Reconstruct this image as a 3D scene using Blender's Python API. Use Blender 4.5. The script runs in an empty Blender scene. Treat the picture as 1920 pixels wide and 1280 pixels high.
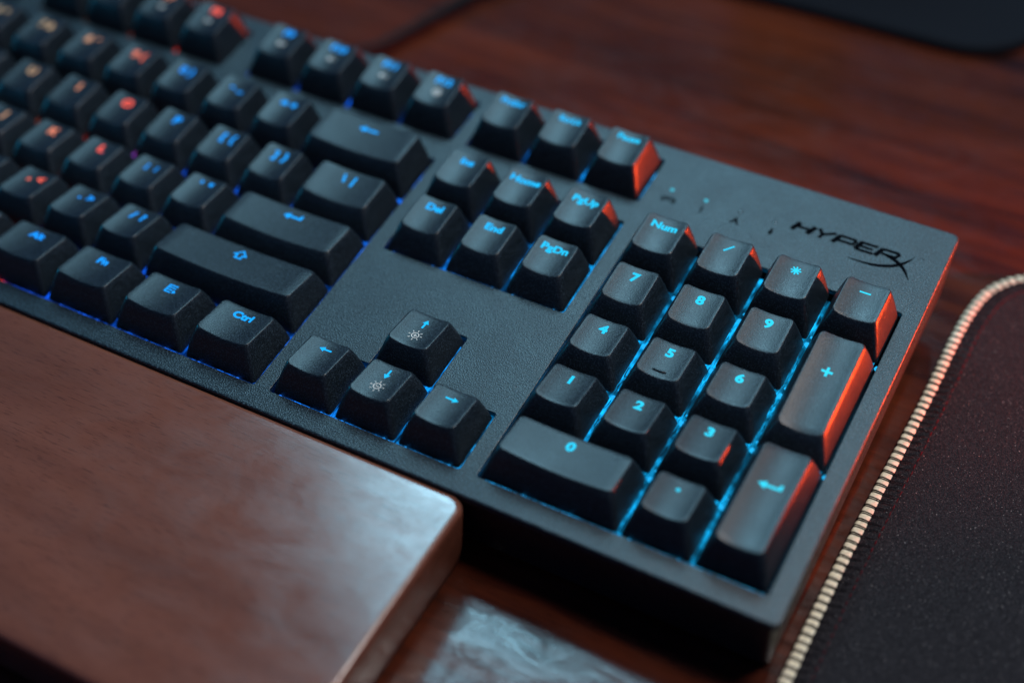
import bpy, bmesh, math, random
from mathutils import Vector, Matrix
random.seed(7)
MM = 0.001
U = 19.05
scene = bpy.context.scene
C = scene.collection

# ------------------------------------------------------------------ camera
cam_d = bpy.data.cameras.new('camera')
cam = bpy.data.objects.new('camera', cam_d)
C.objects.link(cam)
right = Vector((0.8805316493623232, 0.47091360593584913, -0.05389239478593019))
down = Vector((0.32739094890055115, -0.6864731846012679, -0.6492840159755897))
fwd = Vector((-0.3427523611140607, 0.5540712432240902, -0.7586342177774787))
m = Matrix((right, -down, -fwd)).transposed().to_4x4()
m.translation = Vector((24.808891615662567, -9.027718580949784, 15.390687679794935)) * U * MM
# the keyboard stands tilted by 5 degrees about its front foot; the camera was measured in the keyboard's frame
PIV = Vector((0, -5, -22)) * MM
TILT = Matrix.Translation(PIV) @ Matrix.Rotation(math.radians(5.0), 4, 'X') @ Matrix.Translation(-PIV)
cam.matrix_world = TILT @ m
cam_d.sensor_width = 36.0
cam_d.lens = 2729.6930917800364 / 1920 * 36.0
cam_d.clip_start = 0.01
cam_d.clip_end = 50
cam_d.dof.use_dof = True
cam_d.dof.focus_distance = 0.380
cam_d.dof.aperture_fstop = 3.8
cam_d.dof.aperture_blades = 0
scene.camera = cam

# ------------------------------------------------------------------ world, lamps, exposure
world = bpy.data.worlds.new('World')
scene.world = world
world.use_nodes = True
bg = world.node_tree.nodes['Background']
bg.inputs[0].default_value = (0.18, 0.38, 1.0, 1)
bg.inputs[1].default_value = 0.12
scene.view_settings.view_transform = 'Standard'
scene.view_settings.look = 'None'
scene.view_settings.exposure = 0
scene.view_settings.gamma = 1
try:
    scene.view_settings.use_curve_mapping = False
except Exception:
    pass
scene.cycles.max_bounces = 6
scene.cycles.caustics_reflective = False
scene.cycles.caustics_refractive = False


def aim(o, target):
    o.rotation_euler = (Vector(target) - o.location).to_track_quat('-Z', 'Y').to_euler()


def area(name, loc, target, sx, sy, power, col):
    l = bpy.data.lights.new(name, 'AREA')
    l.shape = 'RECTANGLE'
    l.size, l.size_y = sx, sy
    l.energy = power
    l.color = col
    o = bpy.data.objects.new(name, l)
    C.objects.link(o)
    o.location = loc
    aim(o, target)
    return o


# window light, high behind the keyboard to the left
area('window_light', (0.02, 0.835, 1.11), (0.37, 0.03, 0), 0.55, 0.35, 11.5, (0.38, 0.78, 1.0))
# room light, overhead
area('room_light', (0.62, 0.20, 0.74), (0.42, 0.03, 0), 0.16, 0.16, 4.4, (1.0, 0.92, 0.88))
# added warm fill light for the key tops, behind the keyboard to the right
area('warm_fill_light', (0.757, 0.884, 1.07), (0.42, 0.05, 0), 0.40, 0.32, 1.6, (1.0, 0.86, 0.80))
# faint teal glow from the left end of the desk
area('teal_light', (-0.16, -0.02, 0.05), (0.15, 0.03, 0.0), 0.10, 0.05, 0.35, (0.0, 0.55, 1.0))
# orange desk lamp, low beyond the right end of the keyboard
sp = bpy.data.lights.new('orange_lamp', 'SPOT')
sp.energy = 31.0
sp.color = (1.0, 0.07, 0.012)
sp.shadow_soft_size = 0.010
sp.spot_size = math.radians(36)
sp.spot_blend = 1.0
spo = bpy.data.objects.new('orange_lamp', sp)
C.objects.link(spo)
spo.location = (0.740, 0.258, 0.0148)
aim(spo, (0.42, 0.130, 0.008))


# ------------------------------------------------------------------ materials
class NT:
    def __init__(self, name):
        self.m = bpy.data.materials.new(name)
        self.m.use_nodes = True
        self.t = self.m.node_tree
        self.b = self.t.nodes['Principled BSDF']

    def n(self, kind, **kw):
        nd = self.t.nodes.new(kind)
        for k, v in kw.items():
            if k.startswith('_'):
                setattr(nd, k[1:], v)
            else:
                nd.inputs[k].default_value = v
        return nd

    def l(self, a, b):
        self.t.links.new(a, b)

    def coord(self, scale):
        tc = self.n('ShaderNodeTexCoord')
        mp = self.n('ShaderNodeMapping')
        mp.inputs['Scale'].default_value = scale
        self.l(tc.outputs['Object'], mp.inputs[0])
        return mp.outputs[0]

    def noise(self, vec, scale=1.0, detail=4.0, rough=0.5, dist=0.0):
        nd = self.n('ShaderNodeTexNoise')
        nd.inputs['Scale'].default_value = scale
        nd.inputs['Detail'].default_value = detail
        nd.inputs['Roughness'].default_value = rough
        nd.inputs['Distortion'].default_value = dist
        self.l(vec, nd.inputs['Vector'])
        return nd.outputs['Fac']

    def ramp(self, fac, stops, interp='LINEAR'):
        r = self.n('ShaderNodeValToRGB')
        r.color_ramp.interpolation = interp
        e = r.color_ramp.elements
        while len(e) < len(stops):
            e.new(0.5)
        for el, (p, c) in zip(e, stops):
            el.position = p
            el.color = (c[0], c[1], c[2], 1) if isinstance(c, tuple) else (c, c, c, 1)
        self.l(fac, r.inputs[0])
        return r.outputs[0]

    def mr(self, fac, a, b, c, d):
        r = self.n('ShaderNodeMapRange')
        for i, v in zip((1, 2, 3, 4), (a, b, c, d)):
            r.inputs[i].default_value = v
        self.l(fac, r.inputs[0])
        return r.outputs[0]

    def mix(self, fac, a, b, mode='MIX'):
        x = self.n('ShaderNodeMix', _data_type='RGBA', _blend_type=mode)
        for s, v in ((x.inputs[0], fac), (x.inputs[6], a), (x.inputs[7], b)):
            if isinstance(v, (int, float)):
                s.default_value = v
            elif isinstance(v, tuple):
                s.default_value = (v[0], v[1], v[2], 1)
            else:
                self.l(v, s)
        return x.outputs[2]

    def math(self, op, a, b=0.0):
        x = self.n('ShaderNodeMath', _operation=op)
        for s, v in ((x.inputs[0], a), (x.inputs[1], b)):
            if isinstance(v, (int, float)):
                s.default_value = v
            else:
                self.l(v, s)
        return x.outputs[0]

    def bump(self, h, strength, dist):
        b = self.n('ShaderNodeBump')
        b.inputs['Strength'].default_value = strength
        b.inputs['Distance'].default_value = dist
        self.l(h, b.inputs['Height'])
        self.l(b.outputs[0], self.b.inputs['Normal'])
        return b

    def set(self, **kw):
        names = dict(base='Base Color', rough='Roughness', metal='Metallic', spec='Specular IOR Level',
                     coat='Coat Weight', coatr='Coat Roughness', em='Emission Color', ems='Emission Strength',
                     sheen='Sheen Weight')
        for k, v in kw.items():
            s = self.b.inputs[names[k]]
            if isinstance(v, (int, float)):
                s.default_value = v
            elif isinstance(v, tuple):
                s.default_value = (v[0], v[1], v[2], 1)
            else:
                self.l(v, s)
        return self


def plastic(name, base, rough, grain, spec, gscale=3.2, tone=0.3, fleck=1.8, dist=0.00025, dust=0.25):
    """moulded or powder coated black surface; grain in cells per mm"""
    t = NT(name)
    v = t.coord((1000, 1000, 1000))
    fine = t.noise(v, gscale, 1.0, 0.5)
    broad = t.noise(v, 0.06, 4.0, 0.55)
    col = t.mix(t.mr(broad, 0.35, 0.65, 0, 1), tuple(c * (1 - tone) for c in base), base)
    col = t.mix(t.mr(fine, 0.52, 0.70, 0, 1), col, tuple(c * fleck for c in base))
    vo = t.n('ShaderNodeTexVoronoi', _feature='F1')
    vo.inputs['Scale'].default_value = 0.16
    t.l(v, vo.inputs['Vector'])
    col = t.mix(t.math('MULTIPLY', t.mr(vo.outputs['Distance'], 0.012, 0.022, 1, 0), dust), col, (0.45, 0.44, 0.42))
    grease = t.noise(v, 0.09, 3.0, 0.5)
    t.set(base=col,
          rough=t.math('ADD', t.mr(grease, 0.35, 0.65, rough - 0.03, rough + 0.03), t.mr(fine, 0.3, 0.7, -0.06, 0.06)), spec=spec)
    t.bump(fine, grain, dist)
    return t.m


M_CAP = plastic('keycap_black_plastic', (0.006, 0.010, 0.014), 0.36, 0.4, 0.40, 3.2, 0.15, 5.0, 0.00015)
M_PLATE = plastic('powder_coated_plate', (0.008, 0.015, 0.020), 0.36, 0.7, 0.38, 2.7, 0.10, 7.5, 0.00018)
M_CASE = plastic('case_black_plastic', (0.020, 0.014, 0.014), 0.30, 0.2, 0.45)
M_INK = NT('black_ink').set(base=(0.003, 0.004, 0.006), rough=0.8, spec=0.0).m
M_WHITE = NT('white_ink').set(base=(0.62, 0.60, 0.56), rough=0.6).m
M_HOLE = NT('dark_lens').set(base=(0.010, 0.012, 0.016), rough=0.2).m


def zoned(t, stops, strength):
    """colour of the backlight by place along the keyboard (mm in x)"""
    g = t.n('ShaderNodeNewGeometry')
    s = t.n('ShaderNodeSeparateXYZ')
    t.l(g.outputs['Position'], s.inputs[0])
    fac = t.mr(s.outputs[0], 0.0, 0.44, 0.0, 1.0)
    col = t.ramp(fac, [(x / 440.0, c) for x, c in stops])
    t.set(base=(0.004, 0.004, 0.004), rough=1.0, spec=0.0, em=col, ems=strength)
    return t


LEG = [(110, (0.24, 0.20, 0.13)), (150, (0.34, 0.24, 0.15)), (172, (0.55, 0.22, 0.13)), (190, (0.85, 0.10, 0.07)),
       (196.6, (0.85, 0.10, 0.07)), (196.9, (0.005, 0.25, 0.88)), (290, (0.006, 0.33, 0.86)), (345, (0.012, 0.46, 0.76)),
       (430, (0.03, 0.58, 0.78))]
t = zoned(NT('backlit_legend'), LEG, 1.05)
g_ = t.n('ShaderNodeNewGeometry')
s_ = t.n('ShaderNodeSeparateXYZ')
t.l(g_.outputs['Position'], s_.inputs[0])
t.l(t.mr(s_.outputs[0], 0.15, 0.36, 1.6, 1.5), t.b.inputs['Emission Strength'])
M_LEG = t.m
t = NT('backlight')
GL = [(60, (0.10, 0.08, 0.05)), (150, (0.18, 0.07, 0.03)), (185, (0.75, 0.03, 0.015)), (196.5, (0.75, 0.03, 0.015)),
      (198, (0.004, 0.07, 0.70)), (290, (0.004, 0.15, 0.85)), (350, (0.003, 0.30, 0.72)), (440, (0.004, 0.36, 0.70))]
zoned(t, GL, 1.0)
v = t.coord((1900, 260, 1000))
n1 = t.mr(t.noise(v, 1.0, 4.0, 0.6, 0.8), 0.38, 0.68, 0.0, 1.6)
v = t.coord((160, 160, 160))
n2 = t.mr(t.noise(v, 1.0, 2.0, 0.5), 0.38, 0.62, 0.15, 1.8)
t.l(t.math('ADD', t.math('MULTIPLY', n1, n2), 0.07), t.b.inputs['Emission Strength'])
M_GLOW = t.m
M_LED = zoned(NT('backlight_bead'), [(x, tuple(min(1, k * 1.2 + 0.01) for k in c)) for x, c in GL], 1.3).m
M_IND = NT('indicator_lit').set(base=(0.01, 0.02, 0.02), em=(0.02, 0.45, 0.62), ems=1.0).m


def wood(name, dark, light, gloss, coat, streak, pores=0.6, smudge=True, scalex=0.012, mottle=0.0):
    t = NT(name)
    v = t.coord((1000 * scalex, 1000 * 0.16, 1000 * 0.16))
    grain = t.noise(v, 1.0, 8.0, 0.62, 0.6)
    v2 = t.coord((1000 * 0.006, 1000 * 0.035, 1000 * 0.035))
    broad = t.noise(v2, 1.0, 4.0, 0.5, 1.2)
    col = t.mix(t.mr(t.math('ADD', t.math('MULTIPLY', grain, streak), t.math('MULTIPLY', broad, 1 - streak)), 0.36, 0.64, 0, 1), dark, light)
    v3 = t.coord((1000 * 0.22, 1000 * 3.2, 1000 * 3.2))
    pore = t.noise(v3, 1.0, 3.0, 0.6)
    pm = t.mr(pore, 0.56, 0.68, 0.0, pores)
    col = t.mix(pm, col, tuple(c * 0.35 for c in dark))
    t.set(base=col, spec=0.62, coat=coat)
    vs = t.coord((1000 * 0.035, 1000 * 0.05, 1000 * 0.05))
    sm = t.noise(vs, 1.0, 6.0, 0.62, 1.5)
    if smudge:
        vm = t.coord((1000 * 0.10, 1000 * 0.17, 1000 * 0.17))
        mo = t.noise(vm, 1.0, 7.0, 0.7, 1.0)
        rr = t.mr(sm, 0.3, 0.7, gloss - 0.03, gloss + 0.09)
        t.set(rough=t.math('ADD', rr, t.mr(mo, 0.38, 0.66, 0.0, 0.03)), spec=t.mr(mo, 0.36, 0.62, (0.40 if mottle > 0.3 else 0.72) * (1 + mottle), (0.40 if mottle > 0.3 else 0.72) * (1 - mottle * 1.3)), coatr=0.2)
    else:
        t.set(rough=gloss, coatr=gloss * 0.6)
    h = t.math('ADD', t.math('MULTIPLY', pore, 0.5), t.math('MULTIPLY', sm, 0.5))
    t.bump(h, 0.3, 0.00015)
    return t.m


M_REST = wood('varnished_wood', (0.110, 0.036, 0.021), (0.165, 0.056, 0.034), 0.15, 0.0, 0.4, 0.6, True, 0.012, 0.15)
M_DESK = wood('mahogany_desk', (0.014, 0.0045, 0.0035), (0.095, 0.020, 0.0075), 0.12, 0.0, 0.45, 0.4, True, 0.015, 0.45)

# mouse pad cloth
t = NT('mouse_pad_cloth')
v = t.coord((1000, 1000, 1000))
wv = t.n('ShaderNodeTexVoronoi', _feature='F1')
wv.inputs['Scale'].default_value = 2.4
t.l(v, wv.inputs['Vector'])
spk = t.noise(v, 2.1, 2.0, 0.6)
spm = t.mr(spk, 0.67, 0.73, 0.0, 1.0)
col = t.mix(t.mr(wv.outputs['Distance'], 0.1, 0.6, 0, 1), (0.034, 0.031, 0.034), (0.012, 0.011, 0.013))
col = t.mix(t.math('MULTIPLY', spm, 0.9), col, (0.38, 0.34, 0.33))
t.set(base=col, rough=0.9, spec=0.06)
t.bump(wv.outputs['Distance'], 0.6, 0.0003)
M_PAD = t.m
t = NT('cream_cord')
v = t.coord((1000, 1000, 1000))
t.set(base=t.mix(t.mr(t.noise(v, 1.4, 4.0, 0.6), 0.35, 0.65, 0, 1), (0.66, 0.60, 0.42), (0.86, 0.82, 0.64)), rough=0.7, spec=0.2)
t.bump(t.noise(t.coord((5000, 900, 3000)), 1.0, 2.0, 0.6), 0.5, 0.0003)
M_CORD = t.m
M_THREAD = NT('black_thread').set(base=(0.010, 0.009, 0.011), rough=0.9, spec=0.0).m
M_RED = NT('red_thread').set(base=(0.07, 0.008, 0.012), rough=0.9, spec=0.0).m
M_CABLE = NT('cable_braid').set(base=(0.004, 0.004, 0.005), rough=0.7, spec=0.15).m
M_STAND = NT('matt_black_stand').set(base=(0.004, 0.005, 0.008), rough=0.8, spec=0.1).m


# ------------------------------------------------------------------ helpers
def obj(name, bm, mat, parent=None, smooth=True, loc=(0, 0, 0)):
    me = bpy.data.meshes.new(name)
    bm.normal_update()
    bm.to_mesh(me)
    bm.free()
    me.materials.append(mat)
    if smooth:
        me.polygons.foreach_set('use_smooth', [True] * len(me.polygons))
    o = bpy.data.objects.new(name, me)
    C.objects.link(o)
    o.location = loc
    if parent:
        o.parent = parent
    return o


def rrect(x0, x1, y0, y1, r, nc=4, ns=1):
    """rounded rectangle, counterclockwise; ns = pieces per straight side; constant count for the same nc, ns"""
    P = []
    cs = [((x1 - r, y0 + r), -90), ((x1 - r, y1 - r), 0), ((x0 + r, y1 - r), 90), ((x0 + r, y0 + r), 180)]
    for i, ((cx, cy), a0) in enumerate(cs):
        arc = [(cx + r * math.cos(math.radians(a0 + 90 * k / nc)), cy + r * math.sin(math.radians(a0 + 90 * k / nc))) for k in range(nc + 1)]
        P += arc
        nx = cs[(i + 1) % 4]
        a = math.radians(nx[1])
        e = (nx[0][0] + r * math.cos(a), nx[0][1] + r * math.sin(a))
        s = arc[-1]
        for k in range(1, ns):
            f = k / ns
            P.append((s[0] + (e[0] - s[0]) * f, s[1] + (e[1] - s[1]) * f))
    return P


def loft(bm, rings, close_top=True, close_bottom=True):
    vr = [[bm.verts.new(Vector(p) * MM) for p in r] for r in rings]
    n = len(vr[0])
    for a, b in zip(vr[:-1], vr[1:]):
        for i in range(n):
            j = (i + 1) % n
            bm.faces.new((a[i], a[j], b[j], b[i]))
    if close_bottom:
        bm.faces.new(list(reversed(vr[0])))
    if close_top:
        bm.faces.new(vr[-1])
    return vr


def tag(o, label=None, cat=None, kind=None, group=None):
    if label:
        o['label'] = label
    if cat:
        o['category'] = cat
    if kind:
        o['kind'] = kind
    if group:
        o['group'] = group
    return o


def empty(name, loc=(0, 0, 0)):
    o = bpy.data.objects.new(name, None)
    C.objects.link(o)
    o.location = loc
    o.empty_display_size = 0.02
    return o


def tube(bm, pts, rad, n=8, flat=1.0, closed_ends=True, sq=1.0):
    """tube through points (mm); rad number or list; flat squeezes it in z"""
    pts = [Vector(p) for p in pts]
    rings = []
    for i, p in enumerate(pts):
        d = (pts[min(i + 1, len(pts) - 1)] - pts[max(i - 1, 0)]).normalized()
        up = Vector((0, 0, 1))
        if abs(d.dot(up)) > 0.97:
            up = Vector((0, 1, 0))
        s = d.cross(up).normalized()
        w = s.cross(d).normalized()
        r = rad[i] if isinstance(rad, (list, tuple)) else rad
        sg = lambda v_: math.copysign(abs(v_) ** sq, v_)
        rings.append([p + s * (r * sg(math.cos(2 * math.pi * k / n))) + w * (r * flat * sg(math.sin(2 * math.pi * k / n))) for k in range(n)])
    loft(bm, rings, closed_ends, closed_ends)


def arc_pts(path, step):
    """resample a polyline evenly: [(point, tangent)]"""
    out = []
    P = [Vector(p) for p in path]
    acc = 0.0
    nxt = 0.0
    for a, b in zip(P[:-1], P[1:]):
        L = (b - a).length
        if L == 0:
            continue
        d = (b - a) / L
        while nxt <= acc + L:
            out.append((a + d * (nxt - acc), d))
            nxt += step
        acc += L
    return out


def smooth_path(pts, n=12):
    """Catmull-Rom through the points"""
    P = [Vector(p) for p in pts]
    P = [P[0] * 2 - P[1]] + P + [P[-1] * 2 - P[-2]]
    out = []
    for i in range(1, len(P) - 2):
        a, b, c, d = P[i - 1:i + 3]
        for k in range(n):
            s = k / n
            out.append(0.5 * ((2 * b) + (c - a) * s + (2 * a - 5 * b + 4 * c - d) * s * s + (3 * b - a - 3 * c + d) * s ** 3))
    out.append(P[-2])
    return out


# ------------------------------------------------------------------ desk and back objects
Z_DESK = -22.0
bm = bmesh.new()
ring = lambda z, e: [(x, y, z) for x, y in rrect(-500 + e, 1000 - e, -260 + e, 900 - e, 4)]
loft(bm, [ring(Z_DESK - 25, 0), ring(Z_DESK - 2, 0), ring(Z_DESK - 0.5, 0.5), ring(Z_DESK, 2)])
tag(obj('desk', bm, M_DESK, smooth=False), kind='structure')

bm = bmesh.new()
ring = lambda z, e: [(x, y, z) for x, y in rrect(120 + e, 424 - e, 264 + e, 450 - e, 28 - e, 8)]
loft(bm, [ring(Z_DESK, 0), ring(Z_DESK + 3, 0), ring(Z_DESK + 4, 1.0)])
st = tag(empty('monitor_stand', (0.31, 0.33, Z_DESK * MM)), 'black monitor stand base on the desk in the far corner behind the keyboard', 'monitor stand')
b = obj('base', bm, M_STAND, None, smooth=False)
b.parent = st
b.matrix_parent_inverse = Matrix.Translation(-Vector(st.location))
bm = bmesh.new()
loft(bm, [[(x, y, z) for x, y in rrect(285, 335, 350, 375, 6)] for z in (Z_DESK + 4, 130)])
b = obj('neck', bm, M_STAND, None, smooth=False)
b.parent = st
b.matrix_parent_inverse = Matrix.Translation(-Vector(st.location))

# ------------------------------------------------------------------ wrist rest
X0, X1, Y0, Y1 = -6.0, 354.4, -91.6, -8.6
bm = bmesh.new()


def rest_ring(e, dz, top=True):
    out = []
    for x, y in rrect(X0 + e, X1 - e, Y0 + e, Y1 - e, max(1.0, 4.6 - e * 0.3), 7, 12):
        f = (Y1 - y) / (Y1 - Y0)
        zt = -0.8 - 1.2 * f * f
        out.append((x, y, (zt + dz) if top else Z_DESK + dz))
    return out


rings = [rest_ring(1.5, 0.0, False), rest_ring(1.0, 1.0, False), rest_ring(0.4, 6.0, False)]
R_ = 1.7
for k in range(0, 8):
    a = math.radians(90 * k / 7)
    rings.append(rest_ring(R_ * (1 - math.cos(a)), -R_ * (1 - math.sin(a))))
for e in (3.5, 6, 10, 16, 24, 32):
    rings.append(rest_ring(e, 0.0))
loft(bm, rings)
rest = obj('wrist_rest', bm, M_REST)
tag(rest, 'varnished brown wooden wrist rest lying along the front of the keyboard', 'wrist rest')

# ------------------------------------------------------------------ keyboard
kb = empty('keyboard', (0.214, 0.0615, -0.019))
tag(kb, 'black mechanical keyboard with blue glowing legends and orange light on its right side', 'keyboard')
KBI = Matrix.Translation(-Vector(kb.location))
kb.matrix_world = TILT @ Matrix.Translation(Vector(kb.location))


def part(name, bm, mat, parent=None, smooth=True):
    o = obj(name, bm, mat, None, smooth)
    if parent is None:
        o.parent = kb
        o.matrix_parent_inverse = KBI
    else:
        o.parent = parent
        o.matrix_parent_inverse = Matrix.Translation(-Vector(parent.location) - Vector(kb.location) + Vector(kb.location))
    return o


G = 0.26 * U
XA = 15 * U + G           # nav / arrow block
XN = 18 * U + 2 * G       # numpad
HF = 0.487 * U
mg = 0.12
PX0, PX1, PY0, PY1 = -6.6, 434.4, -6.7, 129.7


def round_poly(P, r, n=4):
    out = []
    N = len(P)
    for i in range(N):
        p = Vector(P[i]); a = Vector(P[i - 1]); c = Vector(P[(i + 1) % N])
        d1 = (a - p).normalized(); d2 = (c - p).normalized()
        s, e = p + d1 * r, p + d2 * r
        for k in range(n + 1):
            f = k / n
            out.append(tuple(s * (1 - f) ** 2 + p * 2 * f * (1 - f) + e * f * f))
    return out


def rect(x0, x1, y0, y1):
    return [(x0 - mg, y0 - mg), (x1 + mg, y0 - mg), (x1 + mg, y1 + mg), (x0 - mg, y1 + mg)]


FY0, FY1 = 5 * U + HF, 6 * U + HF
holes = [rect(0, 15 * U, 0, 5 * U), rect(0, U, FY0, FY1), rect(2 * U, 6 * U, FY0, FY1), rect(6.5 * U, 10.5 * U, FY0, FY1),
         rect(11 * U, 15 * U, FY0, FY1), rect(XA, XA + 3 * U, 3 * U, 5 * U), rect(XA, XA + 3 * U, FY0, FY1),
         rect(XN, XN + 4 * U, 0, 5 * U),
         [(XA - mg, -mg), (XA + 3 * U + mg, -mg), (XA + 3 * U + mg, U + mg), (XA + 2 * U + mg, U + mg), (XA + 2 * U + mg, 2 * U + mg),
          (XA + U - mg, 2 * U + mg), (XA + U - mg, U + mg), (XA - mg, U + mg)]]
holes = [round_poly(h, 0.9) for h in holes]
bm = bmesh.new()
B = 0.45
loops = []
top_edges = []


def offset_poly(P, d):
    out = []
    N = len(P)
    for i in range(N):
        a = Vector(P[i - 1]); p = Vector(P[i]); c = Vector(P[(i + 1) % N])
        t1 = (p - a); t2 = (c - p)
        t = (t1.normalized() + t2.normalized()).normalized()
        nrm = Vector((t.y, -t.x))
        out.append(tuple(p + nrm * d))
    return out


outer = rrect(PX0, PX1, PY0, PY1, 2.2, 6)


def wall(P, zs):
    """zs: list of (offset, z); the first ring joins the top sheet"""
    rs = [[bm.verts.new((x * MM, y * MM, z * MM)) for x, y in offset_poly(P, d)] for d, z in zs]
    for a, b_ in zip(rs[:-1], rs[1:]):
        for i in range(len(P)):
            j = (i + 1) % len(P)
            bm.faces.new((a[i], b_[i], b_[j], a[j]))
    r = rs[0]
    return [bm.edges.new((r[i], r[(i + 1) % len(r)])) if bm.edges.get((r[i], r[(i + 1) % len(r)])) is None else bm.edges.get((r[i], r[(i + 1) % len(r)])) for i in range(len(r))]


top_edges += wall(outer, [(-0.55, 0), (-0.22, -0.08), (-0.05, -0.3), (0, -0.6), (0, -2.0)])
for h in holes:
    hh = list(reversed(h))      # clockwise, so that offset(+) goes into the hole
    top_edges += wall(hh, [(-0.18, 0), (-0.04, -0.06), (0, -0.2), (0, -1.6)])
bmesh.ops.triangle_fill(bm, use_beauty=True, use_dissolve=False, edges=top_edges, normal=(0, 0, 1))
for f in bm.faces:
    if all(abs(v_.co.z) < 1e-7 for v_ in f.verts) and f.normal.z < 0:
        f.normal_flip()
bmesh.ops.recalc_face_normals(bm, faces=bm.faces)
if sum(f.normal.z * f.calc_area() for f in bm.faces if abs(f.normal.z) > 0.99) < 0:
    bmesh.ops.reverse_faces(bm, faces=bm.faces)
plate = part('top_plate', bm, M_PLATE, smooth=False)

# body of the case below the plate
bm = bmesh.new()
ring = lambda z, e: [(x, y, z) for x, y in rrect(PX0 + e, PX1 - e, PY0 + e, PY1 - e, 2.4, 6)]
loft(bm, [ring(-21.6, 2.0), ring(-20.6, 1.2), ring(-4.0, 0.25), ring(-2.6, 0.0), ring(-2.15, 0.15)], close_top=False)
# inner floor just below the backlight
part('case', bm, M_CASE, smooth=False)
for fx in (30, 372):
    bm = bmesh.new()
    loft(bm, [[(x, y, z) for x, y in rrect(fx, fx + 24, 113, 121, 1.5, 3)] for z in (-31.9, -21.4)])
    part('foot', bm, M_CASE, smooth=False)

bm = bmesh.new()
for x0, x1, y0, y1 in ((0, 15 * U, 0, 5 * U), (0, 15 * U, FY0, FY1), (XA, XA + 3 * U, 0, 2 * U), (XA, XA + 3 * U, 3 * U, FY1), (XN, XN + 4 * U, 0, 5 * U)):
    loft(bm, [[(x, y, z) for x, y in rrect(x0 + 1.0, x1 - 1.6, y0 + 0.4, y1 - 1.0, 0.8, 2)] for z in (-5.0, -3.6)])
part('backlight_panel', bm, M_GLOW, smooth=False)


# keycap -------------------------------------------------------------
ROWS = {  # front inset, back inset (u), front height, back height (mm)
    1: (0.252, 0.076, 8.6, 6.4), 2: (0.256, 0.068, 8.3, 6.0), 3: (0.261, 0.080, 7.1, 6.0), 4: (0.258, 0.074, 7.4, 7.6),
    5: (0.246, 0.060, 9.0, 9.2), 6: (0.225, 0.110, 8.5, 9.6), 'P': (0.27, 0.10, 6.4, 8.0), 'E': (0.225, 0.067, 8.9, 5.9)}
SAG = 0.85
INS = 0.19 * U


def cap_shape(w, h, row):
    f, b_, zf, zb = ROWS[row]
    tx0, tx1, ty0, ty1 = INS, w - INS, f * U, h - b_ * U
    cx, hw = w / 2, (tx1 - tx0) / 2
    plane = lambda y: zf + (zb - zf) * (y - ty0) / (ty1 - ty0)
    sagf = lambda x: SAG * max(0.0, 1 - ((x - cx) / hw) ** 2)
    surf = lambda x, y: plane(y) - sagf(x)
    return tx0, tx1, ty0, ty1, plane, sagf, surf


def cap_bm(w, h, row):
    tx0, tx1, ty0, ty1, plane, sagf, surf = cap_shape(w, h, row)
    ns = 10
    zb0 = -1.0
    g_ = 0.56
    Bt = rrect(g_, w - g_, g_, h - g_, 0.9, 5, ns)
    Tp = rrect(tx0, tx1, ty0, ty1, 1.5, 5, ns)
    cx, cy = w / 2, (ty0 + ty1) / 2

    def at(i, t_):
        bx, by = Bt[i]; tx, ty = Tp[i]
        bulge = 0.22 * 4 * t_ * (1 - t_)
        x = bx + (tx - bx) * t_
        y = by + (ty - by) * t_
        dx, dy = (bx - w / 2), (by - h / 2)
        L = max(abs(dx) / (w / 2), abs(dy) / (h / 2), 1e-6)
        x += bulge * (1 if dx > 0 else -1) * (1 if abs(dx) / (w / 2) > 0.9 else 0)
        y += bulge * (1 if dy > 0 else -1) * (1 if abs(dy) / (h / 2) > 0.9 else 0)
        return x, y, zb0 + (plane(ty) - zb0) * t_

    bm = bmesh.new()
    N = len(Bt)
    rings = []
    tr = [1 - sagf(Tp[i][0]) / (plane(Tp[i][1]) - zb0) for i in range(N)]
    for s in (0, 0.12, 0.35, 0.6, 0.85):
        rings.append([at(i, s * (tr[i] - 0.05)) for i in range(N)])
    rings.append([at(i, tr[i] - 0.045) for i in range(N)])
    rim = [at(i, tr[i]) for i in range(N)]

    def inn(i, d):
        x, y, z = rim[i]
        # move towards the middle rectangle by d mm
        ix = max(-1, min(1, (x - cx) / ((tx1 - tx0) / 2))); iy = max(-1, min(1, (y - cy) / ((ty1 - ty0) / 2)))
        lx = d * (abs(ix) ** 6) * (1 if ix > 0 else -1)
        ly = d * (abs(iy) ** 6) * (1 if iy > 0 else -1)
        return x - lx, y - ly
    rings.append([(*inn(i, 0.03), surf(*inn(i, 0.0)) - 0.17) for i in range(N)])
    rings.append([(*inn(i, 0.14), surf(*inn(i, 0.14)) - 0.05) for i in range(N)])
    rings.append([(*inn(i, 0.34), surf(*inn(i, 0.34))) for i in range(N)])
    for k in (0.86, 0.68, 0.48, 0.28, 0.1):
        r = []
        for i in range(N):
            x, y = inn(i, 0.34)
            x = cx + (x - cx) * k; y = cy + (y - cy) * k
            r.append((x, y, surf(x, y)))
        rings.append(r)
    loft(bm, rings, True, False)
    return bm


# legends -------------------------------------------------------------
_fc = {}


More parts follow.
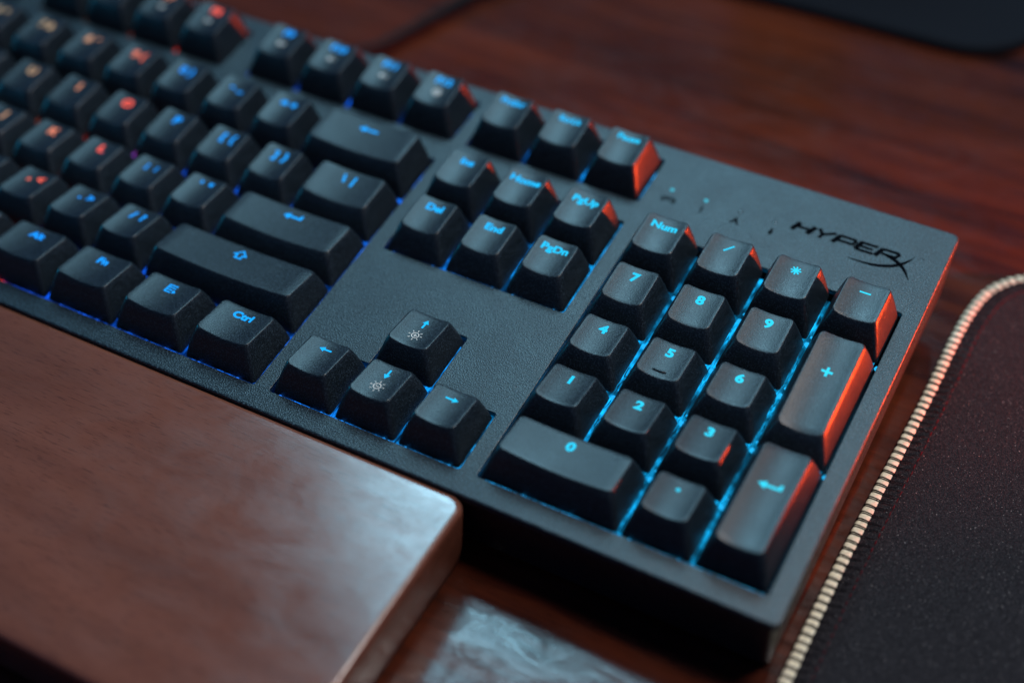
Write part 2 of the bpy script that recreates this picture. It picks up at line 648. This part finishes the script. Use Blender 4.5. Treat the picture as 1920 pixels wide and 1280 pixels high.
def text_geo(txt, bold=0.015):
    """list of vertices (2D, height of the capitals about 0.73) and faces of a text"""
    if (txt, bold) in _fc:
        return _fc[(txt, bold)]
    cu = bpy.data.curves.new('t', 'FONT')
    cu.body = txt
    cu.align_x = 'CENTER'
    cu.offset = bold
    cu.resolution_u = 4
    o = bpy.data.objects.new('t', cu)
    C.objects.link(o)
    dg = bpy.context.evaluated_depsgraph_get()
    dg.update()
    me = o.evaluated_get(dg).to_mesh()
    V = [(v_.co.x, v_.co.y - 0.36) for v_ in me.vertices]
    F = [tuple(p.vertices) for p in me.polygons]
    o.evaluated_get(dg).to_mesh_clear()
    bpy.data.objects.remove(o)
    bpy.data.curves.remove(cu)
    _fc[(txt, bold)] = (V, F)
    return V, F


class Geo:
    def __init__(self):
        self.V = []; self.F = []

    def poly(self, P):
        n = len(self.V)
        self.V += list(P)
        self.F.append(tuple(range(n, n + len(P))))

    def stroke(self, P, w):
        P = [Vector(p) for p in P]
        n = len(P)
        ws = w if isinstance(w, (list, tuple)) else [w] * n
        L, Rr = [], []
        for i in range(n):
            a = P[i] - P[i - 1] if i else P[1] - P[0]
            b_ = P[i + 1] - P[i] if i < n - 1 else a
            t_ = (a.normalized() + b_.normalized())
            t_ = t_.normalized() if t_.length > 1e-6 else a.normalized()
            k = 1 / max(0.5, t_.dot(a.normalized()))
            nn = Vector((-t_.y, t_.x)) * (ws[i] / 2 * k)
            L.append(tuple(P[i] + nn)); Rr.append(tuple(P[i] - nn))
        for i in range(n - 1):
            self.poly([Rr[i], Rr[i + 1], L[i + 1], L[i]])

    def text(self, txt, x, y, size, bold=0.015, sx=1.0):
        V, F = text_geo(txt, bold)
        n = len(self.V)
        self.V += [(x + a * size * sx, y + b_ * size) for a, b_ in V]
        self.F += [tuple(i + n for i in f) for f in F]

    def ring(self, x, y, r, w, n=20):
        self.stroke([(x + r * math.cos(2 * math.pi * k / n), y + r * math.sin(2 * math.pi * k / n)) for k in range(n + 1)], w)

    def disc(self, x, y, r, n=14):
        self.poly([(x + r * math.cos(2 * math.pi * k / n), y + r * math.sin(2 * math.pi * k / n)) for k in range(n)])

    def bm(self, zfun, lift):
        bm = bmesh.new()
        vs = [bm.verts.new((x, y, 0)) for x, y in self.V]
        for f in self.F:
            try:
                bm.faces.new([vs[i] for i in f])
            except ValueError:
                pass
        bmesh.ops.triangulate(bm, faces=bm.faces)
        long = [e for e in bm.edges if e.calc_length() > 1.0]
        if long:
            bmesh.ops.subdivide_edges(bm, edges=long, cuts=2)
            bmesh.ops.triangulate(bm, faces=bm.faces)
        for v_ in bm.verts:
            x, y = v_.co.x, v_.co.y
            v_.co = Vector((x, y, zfun(x, y) + lift)) * MM
        bm.normal_update()
        if sum(f.normal.z for f in bm.faces) < 0:
            bmesh.ops.reverse_faces(bm, faces=bm.faces)
        return bm


def arrow(g, x, y, dx, dy, L, w=0.55, head=1.5):
    """arrow centred at x, y pointing along dx, dy"""
    d = Vector((dx, dy)).normalized(); n = Vector((-d.y, d.x)); c = Vector((x, y))
    tip = c + d * L / 2; bs = tip - d * head
    g.poly([tuple(tip), tuple(bs + n * head * 0.62), tuple(bs - n * head * 0.62)])
    g.stroke([tuple(c - d * L / 2), tuple(bs + d * 0.1)], w)


def sun(g, x, y, sign, r=0.98, q=8):
    g.ring(x, y, r, 0.24)
    for k in range(q):
        a = 2 * math.pi * k / q
        g.stroke([(x + (r + .45) * math.cos(a), y + (r + .45) * math.sin(a)), (x + (r + 1.05) * math.cos(a), y + (r + 1.05) * math.sin(a))], 0.22)
    if sign:
        g.stroke([(x - .48, y), (x + .48, y)], 0.26)
    if sign == '+':
        g.stroke([(x, y - .48), (x, y + .48)], 0.26)


def media(g, x, y, k):
    if k == 'play':
        g.poly([(x - 1.4, y - .8), (x - .1, y), (x - 1.4, y + .8)])
        g.stroke([(x + .4, y - .8), (x + .4, y + .8)], .35); g.stroke([(x + 1.2, y - .8), (x + 1.2, y + .8)], .35)
    elif k == 'mute' or k == 'vol-' or k == 'vol+':
        g.poly([(x - 1.5, y - .4), (x - .9, y - .4), (x - .1, y - 1), (x - .1, y + 1), (x - .9, y + .4), (x - 1.5, y + .4)])
        if k == 'mute':
            g.stroke([(x + .4, y - .6), (x + 1.5, y + .6)], .28); g.stroke([(x + .4, y + .6), (x + 1.5, y - .6)], .28)
        else:
            g.stroke([(x + .5, y), (x + 1.5, y)], .28)
            if k == 'vol+':
                g.stroke([(x + 1.0, y - .5), (x + 1.0, y + .5)], .28)
    elif k in ('next', 'prev'):
        s = 1 if k == 'next' else -1
        g.poly([(x - 1.2 * s, y - .8), (x, y), (x - 1.2 * s, y + .8)])
        g.poly([(x, y - .8), (x + 1.2 * s, y), (x, y + .8)])
    elif k == 'pad':
        g.ring(x, y, 1.25, 0.3)
        g.stroke([(x - 1.2, y), (x + 1.2, y)], .28); g.stroke([(x, y - 1.2), (x, y + 1.2)], .28)


KEYS = []   # x, y (u in block), width, height (u), row, origin mm, legend, second


def add_row(items, x, y, row, ox=0.0, oy=0.0):
    for it in items:
        if isinstance(it, (int, float)):
            x += it
            continue
        leg, w = (it if isinstance(it, tuple) else (it, 1.0))
        KEYS.append((ox + x * U, oy + y * U, w * U, U, row, leg))
        x += w


add_row(['`~', '1!', '2@', '3#', '4$', '5%', '6^', '7&', '8*', '9(', '0)', '-_', '=+', ('<BACK>', 2)], 0, 4, 5)
add_row([('Tab', 1.5), 'Q', 'W', 'E', 'R', 'T', 'Y', 'U', 'I', 'O', 'P', '[{', ']}', ('\\|', 1.5)], 0, 3, 4)
add_row([('Caps', 1.75), 'A', 'S', 'D', 'F', 'G', 'H', 'J', 'K', 'L', ';:', '\'"', ('<ENTER>', 2.25)], 0, 2, 3)
add_row([('<SHIFT>', 2.25), 'Z', 'X', 'C', 'V', 'B', 'N', 'M', ',<', '.>', '/?', ('<SHIFT>', 2.75)], 0, 1, 2)
add_row([('Ctrl', 1.25), ('<WIN>', 1.25), ('Alt', 1.25), ('', 6.25), ('Alt', 1.25), ('Fn', 1.25), ('<MENU>', 1.25), ('Ctrl', 1.25)], 0, 0, 1)
add_row(['Esc', 1, 'F1', 'F2', 'F3', 'F4', 0.5, 'F5', 'F6', 'F7', 'F8', 0.5, 'F9', 'F10', 'F11', 'F12'], 0, 0, 6, 0, FY0)
add_row(['PrtScr', 'ScrLk', 'Pause'], 0, 0, 6, XA, FY0)
add_row(['Ins', 'Home', 'PgUp'], 0, 4, 5, XA)
add_row(['Del', 'End', 'PgDn'], 0, 3, 4, XA)
add_row(['<UP>'], 1, 1, 2, XA)
add_row(['<LEFT>', '<DOWN>', '<RIGHT>'], 0, 0, 1, XA)
add_row(['Num', '/', '*', '-'], 0, 4, 5, XN)
add_row(['7', '8', '9'], 0, 3, 4, XN)
add_row(['4', '5', '6'], 0, 2, 3, XN)
add_row(['1', '2', '3'], 0, 1, 2, XN)
add_row([('0', 2), '.'], 0, 0, 1, XN)
KEYS.append((XN + 3 * U, 2 * U, U, 2 * U, 'P', '+'))
KEYS.append((XN + 3 * U, 0, U, 2 * U, 'E', '<NENTER>'))
ICONS = {'F4': 'prev', 'F5': 'play', 'F6': 'play', 'F7': 'prev', 'F8': 'next', 'F9': 'mute', 'F10': 'vol-', 'F11': 'vol+', 'F12': 'pad'}
NAMES = {'<BACK>': 'backspace keycap with a long left arrow', '<ENTER>': 'wide enter keycap with a hooked arrow', '<SHIFT>': 'wide shift keycap with an outlined up arrow',
         '<WIN>': 'keycap with a window mark', '<MENU>': 'menu keycap with a list and cursor mark', '': 'blank space bar', '<UP>': 'up arrow keycap with a white sun mark',
         '<DOWN>': 'down arrow keycap with a white sun mark', '<LEFT>': 'left arrow keycap', '<RIGHT>': 'right arrow keycap',
         '<NENTER>': 'tall enter keycap of the number pad'}

cap_cache = {}
beads = bmesh.new()


def bead(x, y, z=-1.05, r=0.55):
    loft(beads, [[(x + r * c * math.cos(a * math.pi / 5), y + r * c * math.sin(a * math.pi / 5), z + r * s) for a in range(10)]
                 for c, s in ((0.6, -0.8), (1, 0), (0.8, 0.6), (0.3, 0.95))])


for (kx, ky, w, h, row, leg) in KEYS:
    key = (round(w, 2), round(h, 2), row)
    tx0, tx1, ty0, ty1, plane, sagf, surf = cap_shape(w, h, row)
    if key in cap_cache:
        o = cap_cache[key].copy()
        C.objects.link(o)
    else:
        o = obj('keycap', cap_bm(w, h, row), M_CAP)
        cap_cache[key] = o
    o.name = 'keycap'
    o.parent = kb
    o.matrix_parent_inverse = KBI
    # tiny seating differences between real caps
    o.location = (kx * MM, ky * MM, random.uniform(-0.06, 0.06) * MM)
    o.rotation_euler = (random.uniform(-.004, .004), random.uniform(-.004, .004), 0)
    o['label'] = NAMES.get(leg, 'keycap marked ' + leg)
    g = Geo()
    g2 = Geo()
    cx = w / 2
    ly = h - 4.9
    if row == 'P':
        ly = h - 13.6
    if row == 'E':
        ly = h - 14.0
    if leg == '<BACK>':
        arrow(g, cx, ly, -1, 0, 6.4, 0.75, 2.0)
    elif leg == '<ENTER>' or leg == '<NENTER>':
        q = 1.0
        g.poly([(cx - 3.0, ly), (cx - 1.0, ly + 1.25), (cx - 1.0, ly - 1.25)])
        g.stroke([(cx - 1.2, ly), (cx + 2.6, ly), (cx + 2.6, ly + 1.4)], 0.75)
    elif leg == '<SHIFT>':
        P = [(0, 1.7), (-1.9, -0.1), (-0.9, -0.1), (-0.9, -1.5), (0.9, -1.5), (0.9, -0.1), (1.9, -0.1), (0, 1.7), (-0.1, 1.6)]
        g.stroke([(cx + a, ly + b_) for a, b_ in P], 0.5)
    elif leg == '<WIN>':
        for a in (-0.75, 0.75):
            for b_ in (-0.75, 0.75):
                g.poly([(cx + a - .6, ly + b_ - .6), (cx + a + .6, ly + b_ - .6), (cx + a + .6, ly + b_ + .6), (cx + a - .6, ly + b_ + .6)])
    elif leg == '<MENU>':
        g.stroke([(cx + 1.3, ly + 1.4), (cx - 1.3, ly + 1.4), (cx - 1.3, ly - 1.4), (cx + .6, ly - 1.4)], 0.45)
        g.stroke([(cx - 1.2, ly + 0.5), (cx + 1.2, ly + 0.5)], 0.42)
        g.stroke([(cx - 1.2, ly - 0.45), (cx + .7, ly - 0.45)], 0.42)
        g.poly([(cx + 1.0, ly - .1), (cx + 2.1, ly - 1.0), (cx + 1.0, ly - 1.6)])
    elif leg == '<UP>':
        arrow(g, cx, ly, 0, 1, 3.4, 0.55, 1.5); sun(g2, cx, ly - 5.0, '+')
    elif leg == '<DOWN>':
        arrow(g, cx, ly, 0, -1, 3.4, 0.55, 1.5); sun(g2, cx, ly - 5.0, '-')
    elif leg == '<LEFT>':
        arrow(g, cx, ly, -1, 0, 3.7, 0.55, 1.5)
    elif leg == '<RIGHT>':
        arrow(g, cx, ly, 1, 0, 3.7, 0.55, 1.5)
    elif leg == '-' and kx > XN:
        g.stroke([(cx - 1.5, ly + .1), (cx + 1.5, ly + .1)], 0.5)
    elif leg == '+' and row == 'P':
        g.stroke([(cx - 1.5, ly), (cx + 1.5, ly)], 0.7); g.stroke([(cx, ly - 1.5), (cx, ly + 1.5)], 0.7)
    elif leg == '*':
        for k in range(4):
            a = math.pi * k / 4
            g.stroke([(cx - 1.45 * math.cos(a), ly - 1.45 * math.sin(a)), (cx + 1.45 * math.cos(a), ly + 1.45 * math.sin(a))], 0.42)
    elif leg == '/' and kx > XN:
        g.stroke([(cx - 1.1, ly - 1.3), (cx + 1.1, ly + 1.3)], 0.5)
    elif leg == '.' and kx > XN:
        g.disc(cx, ly - .3, 0.55)
    elif len(leg) == 2 and not leg[1].isalnum():
        g.text(leg[0], cx - 1.6, ly, 3.9, 0.05); g.text(leg[1], cx + 1.7, ly, 3.9, 0.05)
    elif len(leg) == 1:
        g.text(leg, cx, ly, 4.1, 0.045, 1.08)
    elif leg:
        s = 3.35 if len(leg) < 5 else 2.75
        g.text(leg, cx, ly + .3, s, 0.04, 1.12)
    if leg in ICONS:
        media(g2, cx, ly - 4.6, ICONS[leg])
    for gg, nm, mt in ((g, 'legend', M_LEG), (g2, 'printed_icon', M_WHITE)):
        if gg.V:
            lo = obj(nm, gg.bm(surf, 0.035), mt)
            lo.parent = o
    if leg == '5' or leg in ('F', 'J') and w < 20:
        b5 = bmesh.new()
        yb = ty0 + 2.0
        pts = [(cx - 1.9 + 3.8 * k / 6, yb, surf(cx - 1.9 + 3.8 * k / 6, yb) + 0.12) for k in range(7)]
        tube(b5, pts, [0.12] + [0.34] * 5 + [0.12], 8)
        bo = obj('bump', b5, M_HOLE)
        bo.parent = o
    cxk = kx + w / 2
    if ky < 1 or (kx >= XA - 1 and kx < XN - 1 and abs(ky - 3 * U) < 1):
        offs = (-6.35, 6.35)
        if leg == '<NENTER>':
            offs = ()
        for d in offs:
            bead(cxk + d, ky + 0.05)
            # glowing strip beside each bead, added for the lit line under the cap
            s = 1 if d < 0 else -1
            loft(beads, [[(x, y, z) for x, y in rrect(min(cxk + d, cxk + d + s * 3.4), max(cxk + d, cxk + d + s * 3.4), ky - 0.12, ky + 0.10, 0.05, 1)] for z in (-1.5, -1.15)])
    elif kx > 195:
        bead(kx + w, ky, -2.2, 0.75)
        bead(kx + w + 0.15, ky + 3.2, -2.6, 0.4)
part('backlight_bead', beads, M_LED)
for ch in kb.children:
    if ch.name.startswith('backlight_bead'):
        ch['kind'] = 'stuff'

# indicator lamps, their marks and the maker's lettering ----------------
for i, (x, y) in enumerate(((354.9, 112.9), (365.5, 112.9), (376.0, 112.9), (386.4, 112.9))):
    b1 = bmesh.new()
    loft(b1, [[(x + r * math.cos(a * math.pi / 8), y + r * math.sin(a * math.pi / 8), z) for a in range(16)] for r, z in ((0.62, -0.1), (0.62, 0.06), (0.45, 0.12))])
    part('indicator_light', b1, M_IND if i < 2 else M_HOLE)
g = Geo()
yg = 109.0
g.stroke([(353.4, yg), (354.2, yg + .7), (355.6, yg + .7), (356.8, yg + .7), (357.6, yg), (357.2, yg - 1.0), (356.2, yg - .3), (354.8, yg - .3), (353.8, yg - 1.0), (353.4, yg)], 0.55)
g.text('1', 365.6, yg, 3.6, 0.03)
g.text('A', 376.0, yg, 3.6, 0.03)
arrow(g, 386.6, yg, 0, -1, 2.8, 0.7, 1.4)
part('printed_marks', g.bm(lambda x, y: 0.0, 0.02), M_INK, smooth=False)
g = Geo()
W = 0.95
g.stroke([(392.9, 116.0), (391.4, 112.5)], 1.5)
g.stroke([(392.2, 114.3), (396.7, 114.3)], 1.0)
g.stroke([(397.4, 116.0), (395.9, 112.5)], 1.5)
g.stroke([(398.5, 116.0), (400.0, 114.0), (399.4, 112.5)], [1.1, 1.0, 1.1])
g.stroke([(399.9, 114.1), (403.4, 116.0)], 1.05)
g.stroke([(403.3, 112.5), (404.7, 115.8)], 1.4)
g.stroke([(404.5, 115.8), (408.9, 115.8), (409.3, 115.2), (408.6, 113.9), (404.3, 113.9)], 1.0)
g.stroke([(411.0, 116.0), (409.7, 112.8)], 1.4)
g.stroke([(410.6, 115.8), (415.5, 115.8)], 1.0)
g.stroke([(410.3, 114.3), (414.4, 114.3)], 0.9)
g.stroke([(409.7, 112.8), (414.8, 112.8)], 1.0)
g.stroke([(415.5, 112.5), (416.9, 115.8)], 1.4)
g.stroke([(416.7, 115.8), (421.2, 115.8), (421.6, 115.2), (420.9, 114.0), (417.0, 114.0)], 1.0)
leg = smooth_path([(417.8, 114.1, 0), (420.4, 113.3, 0), (422.7, 112.1, 0), (424.8, 110.2, 0), (426.8, 107.3, 0)], 8)
g.stroke([(p.x, p.y) for p in leg], [0.9 + 0.35 * math.sin(math.pi * k / (len(leg) - 1)) - 0.75 * (k / (len(leg) - 1)) ** 3 for k in range(len(leg))])
sw = smooth_path([(409.2, 108.7, 0), (413.1, 108.7, 0), (416.9, 109.1, 0), (420.3, 110.3, 0), (422.4, 111.7, 0), (423.9, 113.3, 0), (425.0, 115.1, 0), (425.7, 116.9, 0)], 6)
g.stroke([(p.x, p.y) for p in sw], [0.12 + 1.05 * math.sin(math.pi * min(1, 0.04 + k / (len(sw) - 1))) for k in range(len(sw))])
g.text('TM', 427.6, 116.6, 1.0, 0.0)
part('maker_lettering', g.bm(lambda x, y: 0.0, 0.024), M_INK, smooth=False)

# keyboard cable leaving the back of the case
bm = bmesh.new()
tube(bm, smooth_path([(208, 128, -14), (208.5, 136, -19), (210.5, 152, -27), (216, 170.1, -33.6), (222.0, 190.7, -35.5), (231, 220, -38.0), (252, 270, -42.4), (262, 420, -55.5)], 10), 2.2, 12)
part('cable', bm, M_CABLE)

# ------------------------------------------------------------------ mouse pad
pad = tag(empty('mouse_pad', (0.56, 0.04, Z_DESK * MM)), 'dark cloth mouse pad with a cream stitched edge beside the keyboard', 'mouse pad')
PI_ = Matrix.Translation(-Vector(pad.location))
ZP = -19.55
mid = smooth_path([(438.6, -70, 0), (438.5, -35, 0), (438.4, -3, 0), (438.5, 19, 0), (438.9, 38, 0), (439.5, 56, 0), (440.3, 75, 0), (441.0, 98, 0),
                   (441.2, 118, 0), (441.9, 132, 0), (443.9, 143.2, 0), (447.6, 150.4, 0), (452.6, 155.6, 0), (460, 159.6, 0), (474, 161.6, 0), (500, 162.2, 0), (560, 162.4, 0), (720, 162.4, 0)], 14)


def shifted(path, d):
    out = []
    for i, p in enumerate(path):
        t_ = (path[min(i + 1, len(path) - 1)] - path[max(i - 1, 0)]).normalized()
        out.append(p + Vector((t_.y, -t_.x, 0)) * d)
    return out


inner = shifted(mid, 1.2)
loopxy = [(p.x, p.y) for p in inner] + [(760, 140), (760, -120), (430, -120)]
loopxy = list(reversed(loopxy))
bm = bmesh.new()
vt = [bm.verts.new((x * MM, y * MM, ZP * MM)) for x, y in loopxy]
vb = [bm.verts.new((x * MM, y * MM, (Z_DESK + 0.05) * MM)) for x, y in loopxy]
e = [bm.edges.new((vt[i], vt[(i + 1) % len(vt)])) for i in range(len(vt))]
for i in range(len(vt)):
    j = (i + 1) % len(vt)
    bm.faces.new((vb[i], vb[j], vt[j], vt[i]))
bmesh.ops.triangle_fill(bm, use_beauty=True, use_dissolve=False, edges=e, normal=(0, 0, 1))
bmesh.ops.recalc_face_normals(bm, faces=bm.faces)
o = obj('cloth', bm, M_PAD, None, smooth=False)
o.parent = pad
o.matrix_parent_inverse = PI_

PITCH = 2.62
sam = arc_pts([(p.x, p.y, -20.75) for p in mid], PITCH / 8)
bm = bmesh.new()
rad = [1.75 - (0.07 + 0.20 * max(0.0, min(1.0, (sam[i][0].y - 100) / 30))) * abs(math.cos(math.pi * i / 8)) ** 4 + 0.03 * math.sin(i * 0.37) for i in range(len(sam))]
tube(bm, [p for p, d in sam], rad, 20, 0.82, True, 0.62)
o = obj('edge_cord', bm, M_CORD, None)
o.parent = pad
o.matrix_parent_inverse = PI_

bm = bmesh.new()
red = bmesh.new()
st_ = arc_pts([(p.x, p.y, -20.75) for p in mid], PITCH)
for i, (p, d) in enumerate(st_):
    n = Vector((d.y, -d.x, 0))          # towards the cloth
    j = random.uniform(-0.15, 0.15)
    for off, lean in ((-0.30 + j, 0.30), (0.30 + j, -0.05)):
        pts = []
        for k in range(13):
            a = math.pi * (1.02 - 1.0 * k / 12)
            sg = lambda v_: math.copysign(abs(v_) ** 0.62, v_)
            pts.append(p + n * (1.77 * sg(math.cos(a))) + Vector((0, 0, 1.50 * sg(math.sin(a)))) + d * (off + lean * (k / 12 - 0.5)))
        tube(bm, pts, 0.15, 5)
        # thread runs on over the cloth to the red seam
        q0 = p + n * 1.6 + d * off; q0.z = ZP + 0.16
        q1 = p + n * random.uniform(3.8, 4.8) + d * (off + random.uniform(0.2, 1.2)); q1.z = ZP + 0.12
        qm = (q0 + q1) / 2 + Vector((0, 0, 0.12))
        tube(bm, [q0, qm, q1], 0.065, 5)
    a_ = p + n * (5.2 + random.uniform(-.15, .15)) - d * 1.0; a_.z = ZP + 0.05
    b_ = p + n * (5.2 + random.uniform(-.15, .15)) + d * 1.0; b_.z = ZP + 0.05
    mm_ = (a_ + b_) / 2 + Vector((0, 0, 0.22))
    tube(red, [a_, mm_, b_], [0.05, random.uniform(0.12, 0.22), 0.05], 6)
for nm, b_, mt in (('overlock_thread', bm, M_THREAD), ('red_seam', red, M_RED)):
    o = obj(nm, b_, mt, None)
    o.parent = pad
    o.matrix_parent_inverse = PI_
